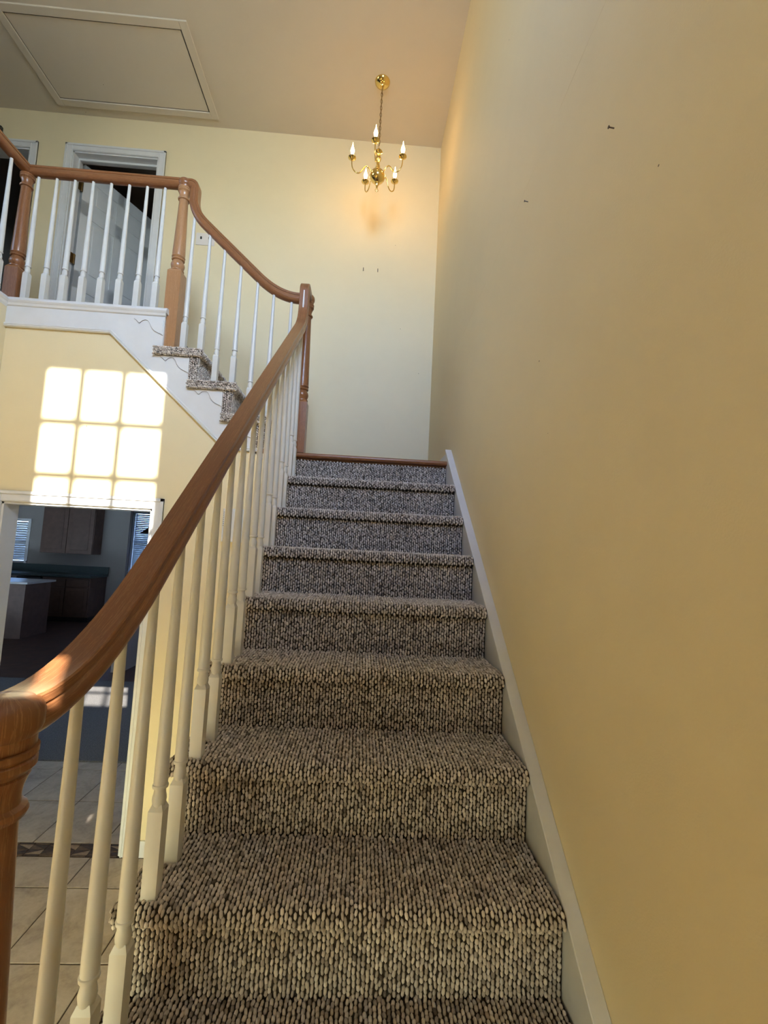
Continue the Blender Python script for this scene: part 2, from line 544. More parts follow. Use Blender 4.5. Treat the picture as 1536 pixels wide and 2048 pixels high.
for i in range(len(xl) - 1):
    x0, x1 = xl[i], xl[i + 1]
    for j in range(len(yl_f) - 1):
        y1, y0 = yl_f[j], yl_f[j + 1]
        if y0 < YE: y0 = YE
        if y1 <= y0: continue
        lim = -0.03 if y0 > -2.75 else XW
        a, b = max(x0, XL), min(x1, lim)
        if b > a: tile(a, b, y0, y1)
    for j in range(len(yl_b) - 1):
        a, b = max(x0, -3.3), min(x1, -0.75)
        if b > a: tile(a, b, yl_b[j], yl_b[j + 1])
# mosaic border pieces in the doorway
def mos(pts, m):
    cx = sum(p[0] for p in pts) / len(pts); cy = sum(p[1] for p in pts) / len(pts)
    q = [(cx + (p[0] - cx) * 0.93 - cx, cy + (p[1] - cy) * 0.93 - cy) for p in pts]
    link('mosaic_tile', MB().prism(q, 'z', -0.01, 0.0).mesh('mosaic_tile', m), fl, (cx, cy, FLOOR))
x = DW[0] + 0.005
k = 0
while x < DW[1] - 0.03:
    w = 0.082
    mos([(x, 0.018), (x + w, 0.018), (x + w, 0.056)], M_MOS[[0, 2, 1][k % 3]])
    mos([(x, 0.018), (x + w, 0.056), (x, 0.056)], M_MOS[[1, 0, 0][k % 3]])
    mos([(x, 0.056), (x + w, 0.056), (x, 0.094)], M_MOS[[0, 1, 0][k % 3]])
    mos([(x + w, 0.056), (x + w, 0.094), (x, 0.094)], M_MOS[[2, 0, 1][k % 3]])
    mos([(x, 0.003), (x + w, 0.003), (x + w, 0.016), (x, 0.016)], M_MOS[k % 2])
    mos([(x, 0.096), (x + w, 0.096), (x + w, 0.109), (x, 0.109)], M_MOS[(k + 1) % 2])
    x += w; k += 1

# ------------------------------------------------------------------ doorway casing (trim) and baseboards
def casing(name, x0, x1, z0, z1, yf, label, w=0.062, depth=0.018, jamb=T, mat=M_WHITE, parent=None):
    """flat casing with raised outer band around an opening in a wall facing -y, plus jambs"""
    t = thing(name, ((x0 + x1) / 2, yf, z0), label, 'door frame', kind='structure')
    for nm, prof in (('casing_left', (x0 - w, x0, z0, z1 + w)), ('casing_right', (x1, x1 + w, z0, z1 + w)), ('casing_head', (x0, x1, z1, z1 + w))):
        a, b, c, d = prof
        mb = MB().box(a, b, yf - depth * 0.62, yf, c, d)
        if nm == 'casing_left':
            mb.box(a, a + 0.018, yf - depth, yf, c, d); mb.box(b - 0.01, b - 0.004, yf - depth * 0.8, yf, c, d)
        elif nm == 'casing_right':
            mb.box(b - 0.018, b, yf - depth, yf, c, d); mb.box(a + 0.004, a + 0.01, yf - depth * 0.8, yf, c, d)
        else:
            mb.box(a - w, b + w, yf - depth, yf, d - 0.018, d); mb.box(a, b, yf - depth * 0.8, yf, c + 0.004, c + 0.01)
        build(nm, mb, mat, t, bev=0.0015)
    jb = 0.012
    build('jamb_left', MB().box(x0 - 0.001, x0 + jb, yf, yf + jamb, z0, z1), mat, t)
    build('jamb_right', MB().box(x1 - jb, x1 + 0.001, yf, yf + jamb, z0, z1), mat, t)
    build('jamb_head', MB().box(x0, x1, yf, yf + jamb, z1 - jb, z1 + 0.001), mat, t)
    return t
casing('door_2', DW[0], DW[1], FLOOR, DW[3], YF, 'white cased doorway to the kitchen under the upper flight', jamb=T + 0.005)
tag(build('baseboard_stair', MB().box(DW[1] + 0.062, -0.03, YF - 0.013, YF, FLOOR, FLOOR + 0.085), M_WHITE, bev=0.003),
    'short white baseboard between the doorway casing and the stairs', 'baseboard', kind='structure')
tag(build('baseboard_left', MB().box(XL, XL + 0.013, YE, YF - 0.02, FLOOR, FLOOR + 0.085), M_WHITE, bev=0.003),
    'white baseboard along the wall under the balcony', 'baseboard', kind='structure')
tag(build('baseboard_right', MB().box(XW - 0.014, XW, 0.105, YB, 0.0, 0.087), M_WHITE, bev=0.003),
    'low white baseboard on the landing running on from the skirt board', 'baseboard', kind='structure')
tag(build('baseboard_back', MB().box(-0.18, XW - 0.014, YB - 0.014, YB, 0.0, 0.087), M_WHITE, bev=0.003),
    'white baseboard across the back of the landing', 'baseboard', kind='structure')

# upstairs doorways
c1 = casing('door_3', D1[0], D1[1], UP, D1[3], YB, 'white frame around the open door of the upstairs hall', jamb=T + 0.01)
build('door_stop', MB().box(D1[0] + 0.012, D1[1] - 0.012, YB + 0.06, YB + 0.075, D1[3] - 0.03, D1[3] - 0.012).box(
    D1[0] + 0.012, D1[0] + 0.024, YB + 0.06, YB + 0.075, UP, D1[3] - 0.03), M_WHITE, c1)
casing('door_4', D2[0], D2[1], UP, D2[3], YB, 'white frame of the dark hall doorway beside the balcony corner', jamb=T + 0.01)
# open six-panel door leaf
ang = math.atan2(0.917, 0.399)
leaf = thing('door_1', (-2.237, 1.25, UP), 'grey white six panel door standing open into the dark bedroom', 'door', kind='structure')
leaf.rotation_euler = (0, 0, ang)
def leafpart(name, mb, mat, bev=0.0, parent=None):
    o = bpy.data.objects.new(name, mb.mesh(name, mat)); C.objects.link(o); o.parent = parent or leaf
    if bev: bevel(o, bev)
    return o
LW, LH = 0.725, 1.985
px = [(0.10, 0.33), (0.395, 0.625)]
pz = [(0.23, 0.85), (1.0, 1.53), (1.66, 1.87)]
mb = MB().box(0, LW, -0.012, 0.012, 0.008, LH)
for a, b in ((0, 0.10), (0.33, 0.395), (0.625, LW)):
    mb.box(a, b, -0.018, 0.018, 0.008, LH)
for a, b in ((0.008, 0.23), (0.85, 1.0), (1.53, 1.66), (1.87, LH)):
    mb.box(0, LW, -0.018, 0.018, a, b)
leafpart('leaf', mb, M_WHITE)
for x0, x1 in px:
    for z0, z1 in pz:
        leafpart('panel', MB().box(x0 + 0.03, x1 - 0.03, -0.0175, 0.0175, z0 + 0.03, z1 - 0.03), M_WHITE, 0.005)
for hz in (0.28, 1.04, 1.72):
    h = leafpart('hinge', MB().lathe([(0.006, 0), (0.007, 0.003), (0.007, 0.087), (0.006, 0.09)], -0.012, -0.022, 10, hz).box(-0.045, 0.0, -0.0215, -0.0185, hz, hz + 0.09), M_BRASSD)
leafpart('knob', MB().lathe([(0.0, 0.0), (0.02, 0.004), (0.026, 0.02), (0.02, 0.035), (0.01, 0.04)], LW - 0.06, 0.05, 14, 0.93), M_BRASSD)

# light switch, black fixture, nails
sw = thing('light_switch', (-1.07, YB, 2.05), 'ivory double toggle light switch plate on the upstairs hall wall', 'light switch')
build('plate', MB().box(-1.150, -0.990, YB - 0.006, YB, 1.995, 2.105), M_IVORY, sw, bev=0.002)
for sx in (-1.105, -1.035):
    build('toggle', MB().box(sx - 0.006, sx + 0.006, YB - 0.014, YB - 0.004, 2.048, 2.068), M_BLACK, sw, bev=0.001)
bf = thing('wall_fixture', (-2.88, YB, 2.88), 'small black fixture on the hall wall above the dark doorway', 'fixture')
build('base', MB().box(-2.95, -2.862, YB - 0.03, YB, 2.862, 2.918), M_BLACK, bf, bev=0.006)
build('knob', MB().lathe([(0.004, 0), (0.02, 0.006), (0.024, 0.02), (0.016, 0.034), (0.003, 0.04)], -2.865, YB - 0.035, 14, 2.855), M_BLACK, bf, smooth=40)
def nail(x, y, z, axis, label, l=0.012):
    if axis == 'x':
        mb = MB().tube([(x + 0.004, y, z), (x - l, y, z + 0.002)], 0.0016, 6).tube([(x - l, y, z + 0.002), (x - l - 0.002, y, z + 0.002)], 0.0034, 8)
    else:
        mb = MB().tube([(x, y + 0.004, z), (x, y - l, z + 0.002)], 0.0018, 6).tube([(x, y - l, z + 0.002), (x, y - l - 0.002, z + 0.002)], 0.0035, 8)
    tag(build('nail', mb, M_STEEL), label, 'nail')
nail(XW, -1.713, 0.434, 'x', 'bent picture nail in the cream wall nearer the stair foot')
nail(XW, -1.159, 0.708, 'x', 'bent picture nail in the cream wall nearer the landing')
for nx in (0.310, 0.437):
    tag(build('nail', MB().tube([(nx, YB + 0.004, 1.89), (nx, YB - 0.008, 1.89)], 0.0016, 6).tube([(nx, YB - 0.007, 1.905), (nx, YB - 0.008, 1.875)], 0.003, 6), M_STEEL),
        'tiny picture nail of a pair in the back wall below the chandelier', 'nail', 'pair of nails under the chandelier')

# attic hatch
ht = thing('attic_hatch', (-1.70, 0.68, ZC), 'attic hatch panel in a flat moulded frame on the ceiling', 'hatch')
HX0, HX1, HY0, HY1 = -2.315, -1.070, 0.365, 0.985
for nm, b in (('frame_side', (HX1, HX1 + 0.058, HY0 - 0.058, HY1 + 0.058)), ('frame_side', (HX0 - 0.058, HX0, HY0 - 0.058, HY1 + 0.058)),
              ('frame_end', (HX0, HX1, HY0 - 0.058, HY0)), ('frame_end', (HX0, HX1, HY1, HY1 + 0.058))):
    build(nm, MB().box(b[0], b[1], b[2], b[3], ZC - 0.014, ZC), M_CEIL, ht, bev=0.004)
build('gap', MB().box(HX0, HX1, HY0, HY1, ZC - 0.002, ZC), M_BLACK, ht)
build('panel', MB().box(HX0 + 0.006, HX1 - 0.010, HY0 + 0.010, HY1 - 0.007, ZC - 0.006, ZC - 0.001), M_CEIL, ht)

# doorbell chime on the stair wall
ch = thing('door_chime', (-0.30, YF, -0.46), 'white louvred doorbell chime box on the stair wall behind the balusters', 'door chime')
build('cover', MB().box(-0.375, -0.215, YF - 0.05, YF, -0.555, -0.365), M_WHITE, ch, bev=0.004)
for k in range(8):
    z = -0.385 - k * 0.011
    for a, b in ((-0.372, -0.335), (-0.255, -0.218)):
        build('louvre', MB().box(a, b, YF - 0.0515, YF - 0.049, z - 0.003, z), M_GREYLINE, ch)

# ------------------------------------------------------------------ windows (entry wall and kitchen)
def grid_window(name, x0, x1, z0, z1, y0, y1, nx, nz, label, mun=0.034, fr=0.05, glass=None):
    t = thing(name, ((x0 + x1) / 2, y0, z0), label, 'window', kind='structure')
    ym = (y0 + y1) / 2
    if fr < 0:
        x0 -= fr; x1 += fr; z0 -= fr; z1 += fr; fr = -fr
    build('window_frame', MB().box(x0 - fr, x0, y0, y1, z0 - fr, z1 + fr).box(x1, x1 + fr, y0, y1, z0 - fr, z1 + fr)
          .box(x0, x1, y0, y1, z0 - fr, z0).box(x0, x1, y0, y1, z1, z1 + fr), M_WHITE, t)
    for i in range(1, nx):
        x = x0 + (x1 - x0) * i / nx
        build('muntin', MB().box(x - mun / 2, x + mun / 2, ym - 0.012, ym + 0.012, z0, z1), M_WHITE, t)
    for j in range(1, nz):
        z = z0 + (z1 - z0) * j / nz
        build('muntin', MB().box(x0, x1, ym - 0.012, ym + 0.012, z - mun / 2, z + mun / 2), M_WHITE, t)
    for i in range(nx):
        for j in range(nz):
            build('pane', MB().box(x0 + (x1 - x0) * i / nx, x0 + (x1 - x0) * (i + 1) / nx, ym - 0.002, ym + 0.002,
                                   z0 + (z1 - z0) * j / nz, z0 + (z1 - z0) * (j + 1) / nz), glass or M_GLASS, t)
    return t
grid_window('window_1', WIN[0], WIN[1], WIN[2], WIN[3], YE - T, YE - T + 0.03, 3, 4, 'tall white grid window of twelve panes in the entry wall', fr=-0.004)
grid_window('rail_sun_pane', LITE[0] + 0.004, LITE[1] - 0.004, LITE[2] + 0.004, LITE[3] - 0.004, YE - T, YE - T + 0.03, 1, 1,
            'small pane added in the entry wall to put sun on the handrail', fr=0.004)

grid_window('fill_glazing', GD[0], GD[1], GD[2], GD[3], YE - T, YE - T + 0.04, 4, 3, 'added grid glazing low in the entry wall, out of view, for warm fill daylight', mun=0.03, glass=M_AMBER)
hw = thing('added_hall_window', (-3.95, -1.4, HW[2]), 'added unseen window at the far end of the upstairs hall, for daylight on the right wall', 'window', kind='structure')
xa, xb = -3.9 - T, -3.9 - T + 0.03
build('window_frame', MB().box(xa, xb, HW[0], HW[0] + 0.04, HW[2], HW[3]).box(xa, xb, HW[1] - 0.04, HW[1], HW[2], HW[3])
      .box(xa, xb, HW[0], HW[1], HW[2], HW[2] + 0.04).box(xa, xb, HW[0], HW[1], HW[3] - 0.04, HW[3]), M_WHITE, hw)
for k in range(1, 4):
    y = HW[0] + (HW[1] - HW[0]) * k / 4
    build('muntin', MB().box(xa, xb, y - 0.012, y + 0.012, HW[2], HW[3]), M_WHITE, hw)
for k in range(4):
    y = HW[0] + (HW[1] - HW[0]) * k / 4
    build('pane', MB().box(xa + 0.01, xa + 0.014, y, y + (HW[1] - HW[0]) / 4, HW[2], HW[3]), M_HALLG, hw)
d = bpy.data.lights.new('daylight_portal', 'AREA'); d.shape = 'RECTANGLE'
d.size = HW[1] - HW[0]; d.size_y = HW[3] - HW[2]; d.cycles.is_portal = True
o = bpy.data.objects.new('daylight_portal', d); C.objects.link(o)
o.location = (xa - 0.01, (HW[0] + HW[1]) / 2, (HW[2] + HW[3]) / 2)
o.rotation_euler = (math.radians(90), 0, math.radians(-90))
pr_o = thing('sun_block_roof', (-0.9, YE - T, 0.3), 'flat white slab added outside, out of view, to keep sun off the entry glazing', 'sun shade roof')  # unseen roof added to block the sun from the entry glazing
build('shade_slab', MB().box(-2.6, 0.76, -5.60, YE - T - 0.01, 0.46, 0.54), M_WHITE, pr_o)
build('fascia', MB().box(-2.6, 0.76, -5.62, -5.60, 0.40, 0.56), M_WHITE, pr_o)
tag(build('ground', MB().box(-12, 12, -14, YE - T - 0.02, FLOOR - 0.3, FLOOR - 0.2), simple('paved_ground', (0.34, 0.32, 0.29), 0.8, var=0.2, vs=2)),
    'pale paving outside the entry doors', 'ground', kind='structure')
def portal(x0, x1, z0, z1, y, face):
    d = bpy.data.lights.new('daylight_portal', 'AREA'); d.shape = 'RECTANGLE'
    d.size = x1 - x0; d.size_y = z1 - z0; d.energy = 1.0
    d.cycles.is_portal = True
    o = bpy.data.objects.new('daylight_portal', d); C.objects.link(o)
    o.location = ((x0 + x1) / 2, y, (z0 + z1) / 2)
    o.rotation_euler = (math.radians(90 * face), 0, 0)
portal(WIN[0], WIN[1], WIN[2], WIN[3], YE - T - 0.01, 1)
portal(GD[0] - 0.05, GD[1] + 0.05, GD[2] - 0.05, GD[3] + 0.05, YE - T - 0.012, 1)
portal(KW[0], KW[1], KW[2], KW[3], KY + 0.105, -1)
portal(FW[0], FW[1], FW[2], FW[3], 9.415, -1)

def blind_window(name, x0, x1, z0, z1, y, label, gap=0.028, tilt=0.5):
    t = thing(name, ((x0 + x1) / 2, y, z0), label, 'window', kind='structure')
    w = 0.06
    build('window_frame', MB().box(x0 - w, x0, y - 0.02, y + 0.02, z0 - w, z1 + w).box(x1, x1 + w, y - 0.02, y + 0.02, z0 - w, z1 + w)
          .box(x0, x1, y - 0.02, y + 0.02, z1, z1 + w).box(x0 - w, x1 + w, y - 0.05, y + 0.02, z0 - 0.03, z0), M_WHITE, t)
    build('sash_bar', MB().box(x0, x1, y + 0.03, y + 0.06, (z0 + z1) / 2 - 0.02, (z0 + z1) / 2 + 0.02), M_WHITE, t)
    build('pane', MB().box(x0, x1, y + 0.07, y + 0.075, z0, z1), M_GLASS, t)
    sl = MB(); c, s = math.cos(tilt) * 0.024, math.sin(tilt) * 0.024
    a, b = (x0 + x1) / 2 - x0, 0.0006
    sl.prism([(-c, -s - b), (c, s - b), (c, s + b), (-c, -s + b)], 'x', -a + 0.005, a - 0.005)
    me = sl.mesh('slat', M_BLIND)
    z = z1 - 0.03
    while z > z0 + 0.01:
        link('slat', me, t, ((x0 + x1) / 2, y + 0.012, z)); z -= gap
    return t
blind_window('window_3', KW[0], KW[1], KW[2], KW[3], KY, 'bright kitchen window with lowered blinds', 0.048, 1.33)
blind_window('window_4', FW[0], FW[1], FW[2], FW[3], 9.31, 'wide breakfast nook window with lowered white blinds', 0.048, 1.33)

# ------------------------------------------------------------------ berber loops
def loops(place, seed, rl=0.0080, rw=0.0044, h=0.0066):
    """place: arrays pos, normal, tangent -> one mesh of yarn loops"""
    r = np.random.default_rng(seed)
    P, Nn, Tn = [np.array(a, dtype=float) for a in place]
    n = len(P); seg = 6
    B = np.cross(Nn, Tn)
    jit = r.uniform(-0.28, 0.28, n)
    ct, st = np.cos(jit)[:, None], np.sin(jit)[:, None]
    T2 = Tn * ct + B * st; B2 = -Tn * st + B * ct
    sl = rl * r.uniform(0.82, 1.18, n); sw_ = rw * r.uniform(0.85, 1.15, n); sh = h * r.uniform(0.6, 1.3, n)
    P = P + Tn * r.normal(0, 0.0012, (n, 1)) + B * r.normal(0, 0.0008, (n, 1))
    t = np.arange(seg) * 2 * math.pi / seg
    rings = [(1.0, -0.15), (0.86, 0.55)]
    tmpl = [(k * math.cos(a), k * math.sin(a), z) for k, z in rings for a in t] + [(0.12, 0, 1.0)]
    tmpl = np.array(tmpl); nv = len(tmpl)
    V = (P[:, None, :] + T2[:, None, :] * (tmpl[None, :, 0, None] * sl[:, None, None])
         + B2[:, None, :] * (tmpl[None, :, 1, None] * sw_[:, None, None])
         + Nn[:, None, :] * (tmpl[None, :, 2, None] * sh[:, None, None])).reshape(-1, 3)
    f = []
    for k in range(seg):
        k2 = (k + 1) % seg
        f += [(k, k2, seg + k2), (k, seg + k2, seg + k), (seg + k, seg + k2, 2 * seg)]
    f = np.array(f)
    Fi = (f[None] + (np.arange(n) * nv)[:, None, None]).reshape(-1, 3)
    me = bpy.data.meshes.new('carpet_pile')
    me.vertices.add(len(V)); me.vertices.foreach_set('co', V.ravel())
    me.loops.add(Fi.size); me.loops.foreach_set('vertex_index', Fi.ravel().astype(np.int32))
    me.polygons.add(len(Fi)); me.polygons.foreach_set('loop_start', np.arange(0, Fi.size, 3, dtype=np.int32))
    me.polygons.foreach_set('use_smooth', np.ones(len(Fi), dtype=bool))
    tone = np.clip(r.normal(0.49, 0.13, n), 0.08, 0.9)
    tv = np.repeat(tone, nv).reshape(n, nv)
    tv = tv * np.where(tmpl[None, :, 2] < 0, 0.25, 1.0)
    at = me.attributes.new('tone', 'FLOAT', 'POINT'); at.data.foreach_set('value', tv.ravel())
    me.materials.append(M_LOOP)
    me.update(); me.validate()
    return me

CS, RS = 0.0098, 0.0138
def grid_rows(curve, a0, a1, frame):
    """curve: list of (p2, n2, t2) samples every RS along the wrap; frame maps 2D + lateral to 3D"""
    P = []; Nn = []; Tn = []
    ncol = int((a1 - a0) / CS)
    cs = (a1 - a0) / ncol
    return ncol, cs

def wrap_curve(segs, step):
    """segs: ('line',p,q,n) or ('arc',c,r,a0,a1); returns function s->(p,n,t) and length"""
    out = []; tot = 0
    for s in segs:
        if s[0] == 'line': ln = math.dist(s[1], s[2])
        else: ln = abs(s[4] - s[3]) * s[2]
        out.append((tot, ln, s)); tot += ln
    def at(x):
        x = min(max(x, 0), tot - 1e-6)
        for o, ln, s in out:
            if x <= o + ln:
                u = (x - o) / ln
                if s[0] == 'line':
                    p = (s[1][0] + (s[2][0] - s[1][0]) * u, s[1][1] + (s[2][1] - s[1][1]) * u)
                    t = ((s[2][0] - s[1][0]) / ln, (s[2][1] - s[1][1]) / ln)
                    return p, s[3], t
                a = s[3] + (s[4] - s[3]) * u
                sg = 1 if s[4] > s[3] else -1
                return ((s[1][0] + s[2] * math.cos(a), s[1][1] + s[2] * math.sin(a)), (math.cos(a), math.sin(a)),
                        (-math.sin(a) * sg, math.cos(a) * sg))
    return at, tot

def cover(at, tot, a0, a1, to3):
    """staggered rows of loops over a wrap surface"""
    P = []; Nn = []; Tn = []
    ncol = max(1, int(round((a1 - a0) / CS))); nrow = max(1, int(round(tot / RS)))
    cs, rs = (a1 - a0) / ncol, tot / nrow
    for i in range(ncol):
        a = a0 + (i + 0.5) * cs
        for j in range(nrow):
            s = (j + (0.25 if i % 2 else 0.75)) * rs
            p, n, t = at(s)
            P.append(to3(a, p)); Nn.append(to3(0, n)); Tn.append(to3(0, t))
    return P, Nn, Tn

def cat(*ps):
    return [sum((list(p[k]) for p in ps), []) for k in range(3)]

# ------------------------------------------------------------------ lower flight
TH = 0.042          # tread thickness
RAD = TH / 2
st = thing('staircase', (0.45, -1.2, FLOOR), 'straight lower stair flight covered in brown grey berber carpet', 'staircase')
XLEFT = -0.052
# tread mesh in local coords: origin at riser plane front of this tread (y=0 is this tread's own riser plane, z=0 tread top)
def tread_body(depth):
    mb = MB()
    pts = [(depth, 0.0), (-N + RAD, 0.0)]
    for k in range(1, 8):
        a = math.pi / 2 + math.pi * k / 8
        pts.append((-N + RAD + RAD * math.cos(a), -RAD + RAD * math.sin(a)))
    pts += [(-N + RAD, -TH), (depth, -TH)]
    return mb.prism(pts, 'x', XLEFT, XS - 0.002)
def tread_pile(depth, seed):
    at, tot = wrap_curve([('line', (depth, 0.0), (-N + RAD, 0.0), (0, 1)),
                          ('arc', (-N + RAD, -RAD), RAD, math.pi / 2, 1.27 * math.pi)], RS)  # pile stops short; bare dark backing stands in for the nosing shadow
    a = cover(at, tot, XLEFT, XS - 0.003, lambda x, p: (x, p[0], p[1]))
    # left end cap: rows running along the tread
    at2, t2 = wrap_curve([('line', (0.06, 0), (-N + 0.006, 0), (0, 0))], RS)
    P, Nn, Tn = [], [], []
    for row, z in enumerate((-0.005, -0.0145, -0.024, -0.0335)):
        m = int(t2 / RS) + 8
        for j in range(m):
            y = -N + 0.006 + (j + 0.5 * (row % 2)) * RS
            if y < depth * 0.99:
                P.append((XLEFT, y, z)); Nn.append((-1, 0, 0)); Tn.append((0, 1, 0))
    return loops(cat(a, (P, Nn, Tn)), seed)
def riser_pile(h, seed):
    at, tot = wrap_curve([('line', (0.0, 0.0), (0.0, -h), (-1, 0))], RS)
    return loops(cover(at, tot, -0.018, XS - 0.002, lambda x, p: (x, p[0], p[1])), seed)

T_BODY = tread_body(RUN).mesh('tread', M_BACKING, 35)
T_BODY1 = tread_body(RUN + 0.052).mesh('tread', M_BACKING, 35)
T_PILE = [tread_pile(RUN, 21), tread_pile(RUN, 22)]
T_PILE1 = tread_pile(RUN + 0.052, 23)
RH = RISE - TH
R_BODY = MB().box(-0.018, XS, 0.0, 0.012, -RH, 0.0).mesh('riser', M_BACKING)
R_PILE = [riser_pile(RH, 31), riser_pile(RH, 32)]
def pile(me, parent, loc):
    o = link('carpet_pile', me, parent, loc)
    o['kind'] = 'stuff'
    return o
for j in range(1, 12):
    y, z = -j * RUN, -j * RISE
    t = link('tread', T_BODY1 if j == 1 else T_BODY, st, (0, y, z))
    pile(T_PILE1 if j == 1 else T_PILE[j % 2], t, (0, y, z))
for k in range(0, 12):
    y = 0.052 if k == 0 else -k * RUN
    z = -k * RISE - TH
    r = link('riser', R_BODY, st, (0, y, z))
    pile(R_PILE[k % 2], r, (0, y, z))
# outer (open) stringer: white saw-tooth plate
pts = []
for j in range(0, 12):
    y = 0.06 if j == 0 else -j * RUN
    pts.append((y, -j * RISE - (0.03 if j == 0 else TH)))
    yn = -(j + 1) * RUN
    pts.append((y, -(j + 1) * RISE - TH)) if j < 11 else pts.append((y, FLOOR))
pts = [(0.06, -0.03)]
for j in range(1, 12):
    y0 = 0.055 if j == 1 else -(j - 1) * RUN
    pts += [(y0, -j * RISE - TH), (-j * RUN, -j * RISE - TH)]
pts += [(-11 * RUN, FLOOR), (-11 * RUN + 0.25, FLOOR), (0.06, -0.43)]
build('outer_stringer', MB().prism(pts, 'x', -0.036, -0.0185), M_WHITE, st)
wall('wall_understair', MB().prism([(0.012, FLOOR), (-11 * RUN + 0.26, FLOOR), (0.012, -0.44)], 'x', -0.033, -0.019),
     'cream triangular wall closing the side under the lower stair flight')
# skirt board on the right wall, with cap strip
sl = RISE / RUN
def skirt_z(y): return 0.086 + sl * (y - 0.103)
yb = -11 * RUN - 0.1
pts = [(0.103, 0.088), (0.103, -0.30), (yb + 0.4, FLOOR), (yb, FLOOR), (yb, skirt_z(yb))]
sk_t = build('skirt_board', MB().prism(pts, 'x', XS + 0.001, XW - 0.001), M_WHITE, st, bev=0.002)
build('skirt_cap', MB().prism([(0.103, 0.0885), (0.103, 0.072), (yb, skirt_z(yb) - 0.016), (yb, skirt_z(yb) + 0.001)], 'x', XS, XW), M_WHITE, sk_t, bev=0.002)
# landing slab, oak nosing
lb = thing('stair_landing', (0.45, 0.6, -0.2), 'oak edged landing at the top of the lower flight', 'landing')
build('slab', MB().box(-0.20, XW, 0.064, YB, -0.20, -0.004), M_OAK, lb)
prof = []
mb = MB()
def nosing_prof(d, t=0.028):
    r = t / 2
    q = [(d, 0.0)]
    for k in range(0, 9):
        a = math.pi / 2 + math.pi * k / 8
        q.append((r + r * math.cos(a), -r + r * math.sin(a)))
    q.append((d, -t))
    return q
mb = MB()
q = nosing_prof(0.08)
vs = [(x, 0.026 + p[0], p[1]) for x in (-0.03, XS + 0.004) for p in q]
n = len(q)
fs = [tuple(range(n))[::-1], tuple(range(n, 2 * n))] + [(i, (i + 1) % n, n + (i + 1) % n, n + i) for i in range(n)]
mb.idx(vs, fs, [[(vs[i][0], vs[i][1] + vs[i][2]) for i in f_] for f_ in fs])
build('landing_nosing', mb, M_OAK, lb, smooth=40)
build('side_nosing', MB().box(-0.215, -0.03, -0.018, 0.07, -0.028, 0.0), M_OAK, lb, bev=0.01)
build('edge_trim', MB().box(-0.215, 0.0, -0.004, 0.02, -0.06, -0.028), M_WHITE, lb)

# ------------------------------------------------------------------ upper flight
uf = thing('staircase', (-0.5, 0.55, 0.0), 'short upper flight of carpeted steps rising from the landing to the hall', 'staircase')
def xr(k): return -0.180 - (k - 1) * RUN2        # riser plane of step k (facing +x)
YS = -0.024                                      # carpeted side of the treads
def up_tread_body():
    mb = MB(); pts = [(-RUN2 - 0.045, 0.0), (N - RAD, 0.0)]
    for k in range(1, 8):
        a = math.pi / 2 - math.pi * k / 8
        pts.append((N - RAD + RAD * math.cos(a), -RAD + RAD * math.sin(a)))
    pts += [(N - RAD, -TH), (-RUN2 - 0.045, -TH)]
    mb.prism(pts, 'y', YS, 0.0)
    q = [(-RUN2, 0.0)] + pts[1:-1] + [(-RUN2, -TH)]
    mb.prism(q, 'y', 0.0, YB - 0.012)
    return mb
def up_tread_pile(seed):
    at, tot = wrap_curve([('line', (-RUN2, 0.0), (N - RAD, 0.0), (0, 1)),
                          ('arc', (N - RAD, -RAD), RAD, math.pi / 2, -math.pi / 2),
                          ('line', (N - RAD, -TH), (0.0, -TH), (0, -1))], RS)
    a = cover(at, tot, YS, YB - 0.012, lambda y, p: (p[0], y, p[1]))
    P, Nn, Tn = [], [], []
    x0, x1 = -RUN2 - 0.045, N - 0.004
    m = int((x1 - x0) / RS)
    for row, z in enumerate((-0.003, -0.0125, -0.022, -0.0315, -0.039)):
        for j in range(m + 1):
            x = x0 + (j + 0.5 * (row % 2)) * RS
            if x < x1: P.append((x, YS, z)); Nn.append((0, -1, 0)); Tn.append((1, 0, 0))
    for j in range(m + 1):
        x = x0 + j * RS
        if x < x1: P.append((x, YS + 0.004, 0.0)); Nn.append((0, -0.5, 0.86)); Tn.append((1, 0, 0))
        if x < x1: P.append((x, YS + 0.006, -TH)); Nn.append((0, -0.3, -0.95)); Tn.append((1, 0, 0))
    for z in (-0.004, -0.014, -0.024):
        P.append((x0, YS + 0.01, z)); Nn.append((-1, 0, 0)); Tn.append((0, 1, 0))
    return loops(cat(a, (P, Nn, Tn)), seed, 0.0086, 0.0048)
def up_riser_pile(seed, ret=True):
    at, tot = wrap_curve([('line', (0.0, 0.0), (0.0, -RH), (1, 0))], RS)
    a = cover(at, tot, -0.008, YB - (0.012 if ret else 0.06), lambda y, p: (p[0], y, p[1]))
    b = cover(wrap_curve([('line', (0, 0.0), (0, -RH), (0, 0))], RS)[0], RH, -0.05, 0.0, lambda x, p: (x, -0.006, p[1]))
    b = (b[0], [(0, -1, 0)] * len(b[0]), [(0, 0, -1)] * len(b[0]))
    return loops(cat(a, b) if ret else cat(a), seed)
UT, UTP = up_tread_body().mesh('tread', M_BACKING, 35), [up_tread_pile(41), up_tread_pile(42)]
UR = MB().box(-0.012, 0.0, 0.0, YB - 0.012, -RH, 0.0).box(-0.05, 0.0, -0.007, 0.0, -RH, 0.0).mesh('riser', M_BACKING)
URP = [up_riser_pile(51), up_riser_pile(52)]
UR4 = MB().box(-0.012, 0.0, 0.03, YB - 0.012, -RH, 0.0).mesh('riser', M_BACKING)
URP4 = up_riser_pile(53, False)
